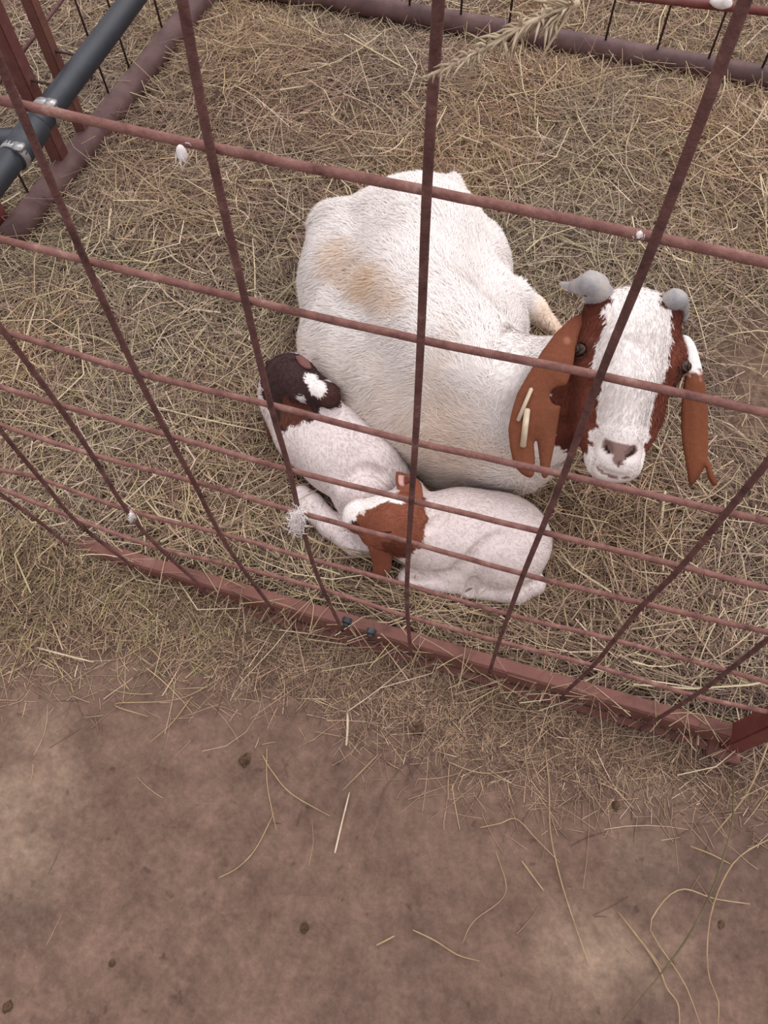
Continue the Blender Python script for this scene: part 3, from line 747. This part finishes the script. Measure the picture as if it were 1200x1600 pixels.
def make_kid_brown():
    root = thing('goat_kid', 'newborn white kid with red brown head, curled up in front of the doe', 'baby goat', U(720, 870, 0))
    s = Sculpt(U(700, 860, 0) + [-.32, -.20, -.03], U(700, 860, 0) + [.28, .26, .32], .0040)
    p = lambda x, y, z: U(x, y, z)
    # curled trunk
    s.cap(p(672, 838, .085), p(720, 834, .095), .068, .080, k=.03)
    s.cap(p(720, 834, .095), p(785, 840, .095), .080, .080, k=.03)
    s.ell(p(796, 850, .09), (.078, .080, .080), k=.03)
    s.cap(p(680, 802, .13), p(770, 806, .13), .026, .030, k=.05)
    s.ell(p(690, 862, .075), (.070, .052, .05), k=.02)                     # chest and folded forearm
    s.ell(p(790, 866, .085), (.066, .070, .066), k=.006)                   # thigh
    s.cap(p(770, 872, .08), p(720, 900, .06), .046, .028, k=.02)
    s.cap(p(722, 908, .05), p(640, 903, .045), .028, .024, k=.006)          # shank lying along the front
    s.cap(p(795, 912, .05), p(832, 912, .045), .034, .026, k=.010)          # hind foot
    s.cap(p(735, 915, .045), p(810, 926, .04), .026, .024, k=.010)
    # neck and head
    s.cap(p(680, 832, .10), p(640, 818, .135), .058, .050, k=.03)
    s.ell(p(624, 815, .155), (.060, .058, .052), k=.02)
    s.cap(p(612, 812, .155), p(566, 806, .14), .046, .034, k=.025)
    s.ell(p(553, 808, .132), (.022, .030, .030), k=.012)
    s.ell(p(640, 845, .115), (.044, .040, .045), k=.02)
    s.ell(p(588, 842, .135), (.028, .022, .026), k=.02)                    # brow
    s.ell(p(640, 770, .15), (.030, .030, .030), k=.02)                     # root of the upper ear
    s.crease([(790, 833), (762, 848), (742, 866), (722, 884), (708, 893)], .006, .014)
    s.crease([(716, 893), (690, 899), (660, 899), (640, 897)], .006, .012)
    s.crease([(742, 905), (737, 920), (735, 932)], .006, .012)
    s.crease([(700, 800), (680, 818), (662, 830)], .003, .012)
    hp = lambda x, y: s.hit(x, y)
    hd = [(hp(628, 812), .044), (hp(645, 825), .036), (hp(640, 800), .034), (hp(600, 825), .036), (hp(575, 830), .030), (hp(555, 818), .026), (hp(645, 775), .030), (hp(640, 845), .030), (hp(622, 860), .032), (hp(604, 850), .030), (hp(590, 800), .034), (hp(650, 850), .016), (hp(590, 848), .026), (hp(575, 842), .022), (hp(610, 862), .028)]
    bl_ = [hp(541, 806), hp(560, 790), hp(585, 783), hp(624, 786)]
    nos = [hp(552, 818), hp(557, 822)]
    V, Q, N = s.mesh(2)
    hc = p(628, 815, .15); nz_ = p(553, 808, .13)
    K2 = np.array(s2l((128, 76, 58)))
    def color(P):
        c = np.tile(WHITE * np.array([.84, .78, .78]), (len(P), 1)); j = (value_noise(P, 90, 14) - .5) * .012
        head = np.zeros(len(P), bool)
        for q, r in hd: head |= np.linalg.norm(P - q, axis=1) < r + j
        c[head] = (K2 * (1 + .35 * (fbm(P, 24, 3) - .5))[:, None])[head]
        lo = head & (np.linalg.norm(P - hd[8][0], axis=1) < .030 + j); c[lo] = np.array(s2l((104, 58, 46)))
        bl = (segdist(P, bl_[0], bl_[1]) < .017 + j) | (segdist(P, bl_[1], bl_[2]) < .017 + j) | (segdist(P, bl_[2], bl_[3]) < .008 + j * .7); c[bl] = WHITE * .98
        c[segdist(P, *nos) < .007] = np.array(s2l((84, 46, 36)))
        return c
    flow = lambda P: np.where((np.linalg.norm(P - hc, axis=1) < .09)[:, None], nrm(hc - nz_)[None], np.array([[.8, -.1, -.4]]))
    furred('body', V, Q, N, color, root, 30000, lambda P: np.full(len(P), .0065), .0010, flow, .2, .005)
    ec = lambda V, px: np.tile(K2 * .95, (len(V), 1)) * (1 + .3 * (fbm(V, 30, 5) - .5))[:, None]
    flap('ear', [(570, 836), (582, 832), (600, 836), (612, 848), (613, 872), (611, 890), (604, 902), (590, 906), (583, 898), (582, 880), (576, 858), (570, 845)],
         lambda x, y: np.interp(y, [830, 860, 905], [.165, .130, .045]), .010, M_ear, root, ec, .012)
    flap('ear', [(618, 736), (628, 738), (641, 742), (652, 748), (659, 756), (661, 775), (657, 800), (648, 806), (638, 792), (624, 772), (618, 756)],
         lambda x, y: np.interp(y, [735, 760, 800], [.175, .185, .190]), .007, M_ear, root, ec, .003)
    flap('ear_lining', [(622, 741), (636, 745), (646, 751), (637, 754), (628, 762), (622, 756)], lambda x, y: .189, .004, M_ear, root,
         lambda V, px: np.where((px[:, 0] > 632)[:, None], np.array(s2l((98, 54, 46))), PINK * .9), .0)
    eyep = [s.hit(x, y, -.001) for x, y in ((572, 826), (585, 829), (600, 832), (612, 831))]
    Geo().tube(spline(eyep, 12), .0018, 6).obj('closed_eyelid', plain('lash_brown', (52, 30, 26), .7, .2), root)
    return root
make_kid_brown()

# ------------------------------------------------------------------ front panel
ROD = {-5: None}
Hrows = [  # measured along each cross rod, left to right
    [(0, 155), (28, 163), (328, 230), (667, 298), (1025, 371), (1200, 410)],
    [(0, 374), (133, 407), (383, 468), (657.5, 531), (938, 587), (1200, 646)],
    [(0, 517), (13, 520), (213, 582), (423, 633), (649, 691), (881, 742), (1200, 815)],
    [(0, 604), (90, 632), (263, 680), (452, 734), (643, 782), (845, 831), (1065, 885), (1200, 920)],
    [(0, 664), (143, 710), (302, 752), (467, 801), (639, 847), (818, 897), (1007, 943), (1200, 988)],
    [(0, 734), (63, 748), (198, 797), (343, 833), (487, 874), (636, 914), (795, 960), (960, 1000), (1200, 1066)],
    [(30, 775), (122, 812), (250, 857), (373, 886), (505, 921), (637, 963), (780, 1002), (927, 1040), (1085, 1087), (1200, 1112)],
]
Vrods = [
    [(0, 772), (52, 808), (105, 850)],
    [(0, 672), (63, 748), (122, 817), (208, 885)],
    [(0, 510), (90, 632), (143, 710), (198, 797), (250, 857), (320, 920)],
    [(0, 98), (28, 163), (133, 407), (213, 582), (263, 680), (302, 752), (343, 833), (373, 880), (427, 953)],
    [(283, -10), (328, 230), (383, 468), (423, 633), (452, 734), (467, 801), (487, 874), (505, 921), (535, 985)],
    [(686, -10), (667, 298), (657.5, 531), (649, 691), (643, 782), (639, 847), (636, 914), (637, 963), (642, 1022)],
    [(1168, -10), (1025, 371), (938, 587), (881, 742), (845, 831), (818, 897), (795, 960), (780, 1002), (765, 1050)],
    [(1205, 715), (1065, 885), (1007, 943), (960, 1000), (927, 1040), (880, 1085)],
    [(1205, 995), (1135, 1050), (1085, 1087), (1000, 1140)],
]
def make_panel():
    root = thing('fence_panel', 'rusty red welded rod panel between the camera and the goats', 'fence', UY(642, 1022, 0) * [1, 1, 0])
    def ext(P, f0, f1):
        P = np.asarray(P, float); return np.vstack([P[0] + (P[0] - P[1]) * f0, P, P[-1] + (P[-1] - P[-2]) * f1])
    for i, R_ in enumerate(Hrows):
        P = np.array([UY(x, y, .0034) for x, y in R_]); P = ext(P, 1.0, .02); d_ = P[-1] - P[-2]; P = np.vstack([P, P[-1] + d_ / d_[0] * max(.01, .64 - P[-1][0])])
        P = spline(P, 60); P = P + (fbm(P, 30, 60 + i)[:, None] - .5) * .0012
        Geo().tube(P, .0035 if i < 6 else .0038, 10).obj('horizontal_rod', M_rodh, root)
    for i, R_ in enumerate(Vrods):
        P = np.array([UY(x, y, -.0034) for x, y in R_])
        d = P[0] - P[1]; P = np.vstack([P[0] + nrm(d) * max(0.03, 1.10 - P[0][2]), P])
        P = spline(P, 70)
        Geo().tube(P, .0034, 10).obj('vertical_rod', M_rod, root)
    # base rail: an upright face with a lip along its foot
    A = UY(60, 806, .012); B = UY(1128, 1166, .012)
    zt = .075; 
    d = nrm((B - A) * [1, 1, 0]); nrm_y = np.array([-d[1], d[0], 0]); up = np.array([0, 0, 1.])
    x0, x1 = UY(0, 800, .012)[0] - .25, UY(1122, 1175, .0)[0]
    g = Geo(); mid = (x0 + x1) / 2; hl = (x1 - x0) / 2
    g.box((mid, .0135, .046), np.eye(3), (hl, .003, .027), .002)
    g.box((mid, .0245, .0715), np.eye(3), (hl, .012, .0025), .0015)
    g.obj('base_rail', M_rail, root, False)
    Geo().box((mid, .003, .013), np.eye(3), (hl, .007, .004), .0015).obj('foot_strip', M_rail, root, False)
    for q in ((542, 971), (580, 988)):
        c = UY(*q, .008); g = Geo()
        g.tube([c + [0, .006, 0], c + [0, -.004, 0]], .0095, 6); g.tube([c + [0, -.004, 0], c + [0, -.010, 0]], .005, 10)
        g.obj('bolt', M_bolt, root, False)
    # end post: square tube standing at the right end of the rail
    g = Geo(); zc = .35
    px = x1 + .012
    g.box((px, .02, .63), np.eye(3), (.017, .020, .625), .003)
    g.obj('end_post', M_red, root, False)
    g = Geo(); g.box((px - .008, .010, .012), np.eye(3), (.030, .026, .008), .002); g.obj('foot_plate', M_rail, root, False)
    return root
make_panel()

# ------------------------------------------------------------------ back fence
def make_back():
    Y = 1.90
    A = UY(530, 2, Y); B = UY(1200, 122, Y); d = B - A
    root = thing('fence_panel', 'brown pipe fence with thin upright wires along the far edge of the pen', 'fence', ((A + B) / 2) * [1, 1, 0])
    r = .030
    P0, P1 = A - d * .55, B + d * .35
    Geo().tube(np.linspace(P0, P1, 12), r, 18).obj('bottom_rail', M_backrail, root)
    for q in ((720, 25), (795, 42), (865, 58), (940, 88), (1020, 100), (1096, 122), (1176, 140), (640, 12), (560, -8)):
        b = UY(*q, Y - .005); b[2] = A[2] + .02
        Geo().tube([b, b + [0, 0, .62]], .0035, 6).obj('upright_wire', M_wire, root)
    a = UY(1040, 0, Y - .01); b = UY(1200, 18, Y - .01)
    e_ = b - a
    Geo().tube([a - e_ * 4.0, b + e_ * 1.5], .011, 12).obj('middle_rail', M_red, root)
    c = UY(1127, 4, Y - .03)
    t = Geo(); bm = bmesh.new(); bmesh.ops.create_icosphere(bm, subdivisions=3, radius=1)
    bm.verts.index_update(); L = np.array([v.co[:] for v in bm.verts]); F = [[v.index for v in f.verts] for f in bm.faces]; bm.free()
    L = L * (1 + .35 * (fbm(L, 2.2, 4) - .5))[:, None] * [.028, .014, .016]
    tag(t.add(c - [0, 0, .003], F).obj('paint_blob', M_white) if False else t.add(c + L, F).obj('wool_tuft', M_white), 'white lump of wool stuck on the rail at the top right', 'wool')
    return root
make_back()

# ------------------------------------------------------------------ left fence and the hose along it
def make_left():
    T0, T1 = U(22, 366, .045), U(285, 36, .045); X = T0[0]
    root = thing('fence_panel', 'dark red pipe fence with square posts at the left side of the pen', 'fence', (T0 + T1) / 2 * [1, 1, 0])
    def foot(x, y):                                     # the point of the bottom rail nearest to a sight line
        q = U(x, y, .045); d = nrm(T1 - T0); return T0 + d * ((q - T0) @ d)
    Geo().tube(np.linspace(T0 - (T1 - T0) * .01, T0 + (T1 - T0) * 1.16, 14), .034, 18).obj('bottom_rail', M_backrail, root)
    for (x, y, hw) in ((97, 258, .019), (137, 216, .015)):
        b = foot(x, y) + [-.012, 0, .01]
        Geo().box(b + [0, 0, .36], np.eye(3), (hw, hw, .36), .003).obj('post', M_post if hw > .016 else M_rail, root, False)
    for (x, y) in ((46, 312), (170, 158), (200, 118), (236, 52), (262, 20), (120, 200)):
        b = foot(x, y) + [-.02, 0, .015]
        Geo().tube([b, b + [0, 0, .6]], .003, 6).obj('upright_wire', M_wire, root)
    a_, b_ = UX(27, 92, X - .05), UX(97, 0, X - .05)
    Geo().tube([a_ - (b_ - a_) * .6, b_ + (b_ - a_)], .0045, 8).obj('brace_rod', M_rod, root)
    c = U(0, 352, .03)
    Geo().tube([c * [1, 1, 0] + [.0, 0, .005], c * [1, 1, 0] + [.0, 0, .12]], .030, 14).obj('stub_post', M_red, root)
    # hose
    xh = -1.13
    A = UX(0, 278, xh); B = UX(208, -10, xh)
    hz = (A[2] + B[2]) / 2
    hose = thing('water_hose', 'thick black hose running along the left fence', 'hose', (xh, (A[1] + B[1]) / 2, hz))
    y0, y1 = A[1] - .35, B[1] + .5
    ys = np.linspace(y0, y1, 26)
    P = np.column_stack([xh + .004 * np.sin(ys * 5), ys, hz + .006 * np.sin(ys * 4)])
    Geo().tube(P, .028, 22).obj('hose_body', M_black, hose)
    for yy in (foot(97, 258)[1], foot(137, 216)[1]):
        Geo().tube([(xh, yy, hz), (X, yy, hz)], .003, 8).obj('tie_rod', M_wire, hose)
    def at(px, py):
        return UX(px, py, xh)[1]
    yc = at(35, 215)
    Geo().tube([(xh, yc - .055, hz), (xh, yc - .045, hz), (xh, yc + .05, hz), (xh, yc + .06, hz)], [.029, .033, .033, .029], 22).obj('coupling', M_black, hose)
    Geo().tube([(xh, yc, hz), (xh - .10, yc - .02, hz), (xh - .34, yc - .03, hz)], [.028, .027, .027], 18).obj('branch', M_black, hose)
    for yy in (at(22, 240), at(70, 168)):
        g = Geo(); g.tube([(xh, yy - .008, hz), (xh, yy + .008, hz)], .033, 24); g.box((xh + .022, yy, hz + .027), np.eye(3), (.012, .011, .006), .002); g.obj('clamp', M_steel, hose)
    g = Geo(); g.tube([(xh - .075, yc - .015, hz), (xh - .090, yc - .016, hz)], .032, 22); g.obj('clamp', M_steel, hose)
    return root
make_left()

# ------------------------------------------------------------------ bits caught on the rods
def tuft(pts, n, r, label, seed, mat=M_white, Yp=-.011, name='wool_tuft', cat='wool'):
    g = Geo(); R_ = np.random.default_rng(seed)
    C = np.array([UY(x, y, Yp) for x, y in pts])
    cc = spline(C, 8) if len(C) > 2 else np.linspace(C[0], C[-1], 8)
    g.tube(cc, r * .6 * np.sin(np.linspace(.35, 2.7, len(cc))) * (1 + .25 * R_.random(len(cc))), 9)
    for _ in range(n * 3):
        p = cc[R_.integers(len(cc))] + R_.normal(0, r * .38, 3); q = p + R_.normal(0, r * .5, 3) + [0, -.0005, -r * .3]
        g.tube([p, (p + q) / 2 + R_.normal(0, r * .2, 3), q], [r * .05, r * .05, .0002], 4)
    return tag(g.obj(name, mat), label, cat)
tuft([(467, 798), (462, 812), (466, 828)], 70, .011, 'white wool tuft on the upright rod left of the kids', 3)
tuft([(204, 802), (206, 812)], 26, .006, 'small white fluff on the upright rod at the lower left', 4)
tuft([(281, 228), (284, 240), (288, 251)], 3, .0060, 'white feather hanging below the topmost cross rod', 5, name='feather', cat='feather')
tuft([(994, 366), (1004, 367)], 4, .0035, 'white dropping on the topmost cross rod near its crossing', 6, Yp=.0, name='bird_dropping', cat='dropping')

def grass_head():
    g = Geo(); R_ = np.random.default_rng(9)
    st = spline([UY(666, 120, -.02), UY(720, 95, -.02), UY(775, 66, -.02), UY(822, 38, -.015), UY(868, 22, -.01), UY(905, 4, -.01)], 24)
    g.tube(st, np.linspace(.0008, .0017, len(st)), 6)
    for i in range(200):
        t = R_.random() ** .8; p = st[int(t * (len(st) - 1))]; dr = nrm(st[-1] - st[0]) * -.5 + R_.normal(0, .34, 3)
        L = R_.uniform(.006, .020) * (.5 + .7 * t); g.tube([p, p + dr * L * .6, p + dr * L + [0, 0, -.002]], [.0010, .0009, .0003], 3)
    tag(g.obj('seed_head', M_straw_pale), 'pale dry grass seed head caught on the middle upright rod at top', 'grass')
grass_head()

# ------------------------------------------------------------------ stalks one can single out, droppings, straw on the ear
def stalk(px, wd, label, mat=M_straw, z=.006, zs=None, flat=1.0):
    zs = zs or [z] * len(px)
    P = np.array([U(x, y, q) for (x, y), q in zip(px, zs)]); P[:, 2] += ground_h(P[:, :2])
    P = spline(P, 26)
    r = wd * .40 * np.interp(np.linspace(0, 1, len(P)), [0, .1, .8, 1], [.8, 1, .9, .5])
    tag(Geo().tube(P, r, 7).obj('hay_stalk', mat), label, 'straw')
Z3 = lambda x, y: (880 + x / 3.2, 1100 + y / 3.2)
stalk([Z3(*q) for q in ((275, 1040), (385, 1180), (480, 1320), (520, 1420), (575, 1500), (585, 1620))], .0032, 'longest straight stalk on the dirt just left of the hooked stalk')
stalk([Z3(*q) for q in ((360, 1150), (420, 1220), (495, 1320))], .0026, 'short stalk lying close along the straight pale stalk at lower right')
stalk([Z3(*q) for q in ((937, 1000), (765, 975), (680, 945), (610, 925), (540, 950), (470, 1030), (437, 1130), (540, 1290), (620, 1420), (690, 1610))], .0030, 'long hooked pale stalk curling over at the lower right', M_straw, .010)
stalk([Z3(*q) for q in ((1060, 665), (1024, 680), (930, 730), (850, 800), (780, 930), (735, 1080), (722, 1250), (735, 1380), (780, 1490), (775, 1620))], .0030, 'long pale stalk bending down along the right edge of the dirt', M_straw, .014)
stalk([Z3(*q) for q in ((850, 310), (850, 560), (800, 780), (700, 1030), (560, 1260), (300, 1580))], .0042, 'olive brown stem arching from the end post to the bottom edge', M_straw_green, zs=[.02, .06, .08, .08, .06, .015])
stalk([Z3(*q) for q in ((1030, 190), (960, 370), (890, 490), (750, 660))], .0040, 'pale bent stem leaning out below the end post', M_straw, zs=[.08, .06, .03, .008])
stalk([Z3(*q) for q in ((635, 710), (740, 750), (840, 800))], .0032, 'short straw between the clump and the long stalk at right', M_straw)
stalk([(853, 1180), (858, 1230), (860, 1300), (875, 1370), (896, 1437), (922, 1511)], .0030, 'long thin stalk lying upright on the dirt left of the olive stem')
stalk([(541, 1165), (543, 1140), (543, 1112)], .0060, 'thick pale end of a snapped stalk on the dirt below the bolts', M_straw_pale)
stalk([(543, 1112), (580, 1086), (618, 1056), (648, 1030)], .0028, 'thin upper length of the snapped stalk slanting to the rail', M_straw_pale, .01)
stalk([(58, 1012), (95, 1022), (147, 1035)], .0050, 'thick pale straw on the dirt at the far left', M_straw_pale)
stalk([(523, 1333), (533, 1290), (546, 1238)], .0044, 'pale straight straw in the middle of the dirt', M_straw_pale)
stalk([(341, 1372), (372, 1355), (400, 1325), (428, 1270)], .0026, 'thin curved stalk on the bare dirt at left')
stalk([(410, 1180), (425, 1205), (455, 1240), (515, 1275)], .0028, 'thin stalk curving down to the right of the dropping')
stalk([(417, 1170), (417, 1220), (424, 1262), (432, 1298)], .0024, 'thin upright stalk beside the dung lump')
stalk([(645, 1453), (680, 1470), (715, 1492), (750, 1502)], .0030, 'two toned stalk in the lower middle of the dirt')
stalk([(750, 1293), (780, 1287), (807, 1280), (840, 1313), (875, 1348)], .0026, 'sharply bent stalk on the dirt right of centre')
stalk([(700, 1190), (735, 1204), (767, 1208), (813, 1202)], .0026, 'bow shaped stalk lying below the rail')
stalk([(588, 1477), (602, 1470), (617, 1462)], .0044, 'stubby yellow straw in the lower middle of the dirt')
stalk([(590, 1180), (555, 1215), (535, 1235)], .0028, 'slanting stalk just above the pale straight straw')
stalk([(300, 1088), (268, 1130), (234, 1160)], .0028, 'slanting stalk below the left tangle of hay')
stalk([(232, 1120), (180, 1100), (280, 1092), (360, 1050)], .0026, 'yellowish looped stalk trailing from the left tangle of hay', M_straw)
stalk([(775, 1330), (790, 1395), (740, 1440), (722, 1475)], .0016, 'hair thin stalk trailing down the middle of the dirt')
stalk([(815, 1345), (835, 1372), (850, 1392)], .0034, 'short straw left of the long thin stalk')
stalk([(1205, 150), (1175, 200), (1150, 222), (1110, 250), (1085, 271)], .0034, 'long pale stalk arching over the hay at the upper right', M_straw_pale, zs=[.12, .11, .10, .08, .06])
stalk([(470, 830), (500, 850), (560, 862), (600, 880)], .003, 'yellow stalk beside the stretched hind foot of the kid', M_straw, zs=[.07, .07, .06, .05])
stalk([(598, 888), (612, 905), (626, 918)], .0022, 'curved stalk over the drooping ear of the brown headed kid', M_straw_pale, zs=[.075, .085, .07])
def ear_straw(px, w_, label):
    P = np.array([U(x, y, np.interp(y, [495, 560, 640, 750], [.43, .415, .37, .30]) + (x - 850) * .00012 + .011) for x, y in px])
    d = nrm(P[-1] - P[0]); vd = nrm(CC - P[0]); sd = nrm(np.cross(d, vd)); up = np.cross(sd, d)
    Geo().box
    g = Geo(); g.box((P[0] + P[-1]) / 2, np.stack([d, sd, up]), (np.linalg.norm(P[-1] - P[0]) / 2, w_ / 2, .0022), .0015)
    tag(g.obj('straw_piece', M_straw_pale), label, 'straw')
ear_straw([(831, 606), (809, 658)], .0065, 'thin pale straw bit stuck on the ear of the doe, upper one')
ear_straw([(824, 638), (817, 699)], .0100, 'broad pale straw bit stuck on the ear of the doe, lower one')

def dung(x, y, r, label, seed):
    bm = bmesh.new(); bmesh.ops.create_icosphere(bm, subdivisions=4, radius=1); bm.verts.index_update()
    L = np.array([v.co[:] for v in bm.verts]); F = [[v.index for v in f.verts] for f in bm.faces]; bm.free()
    L = L * (1 + 1.1 * (fbm(L, 2.4, seed) - .5))[:, None] * [r, r * 1.15, r * .5]
    c = U(x, y, 0); c[2] = ground_h(c[None, :2])[0] + r * .25
    tag(Geo().add(c + L, F).obj('dropping', M_dung), label, 'dropping')
dung(383, 1188, .0095, 'brown dung lump on the dirt below the left hay tangle', 1)
dung(476, 1450, .0065, 'small dark dung lump on the bare dirt, left of centre', 2)
dung(653, 1141, .010, 'dark clump lying among the litter below the rail', 3)
dung(175, 1505, .0045, 'tiny dark pellet on the dirt at lower left', 4)
dung(12, 1573, .007, 'dark lump at the bottom left corner', 5)
dung(962, 1258, .007, 'dark clump under yellow straws at the right', 6)
dung(1128, 1445, .005, 'tiny dark pellet beside the long stalk at right', 7)
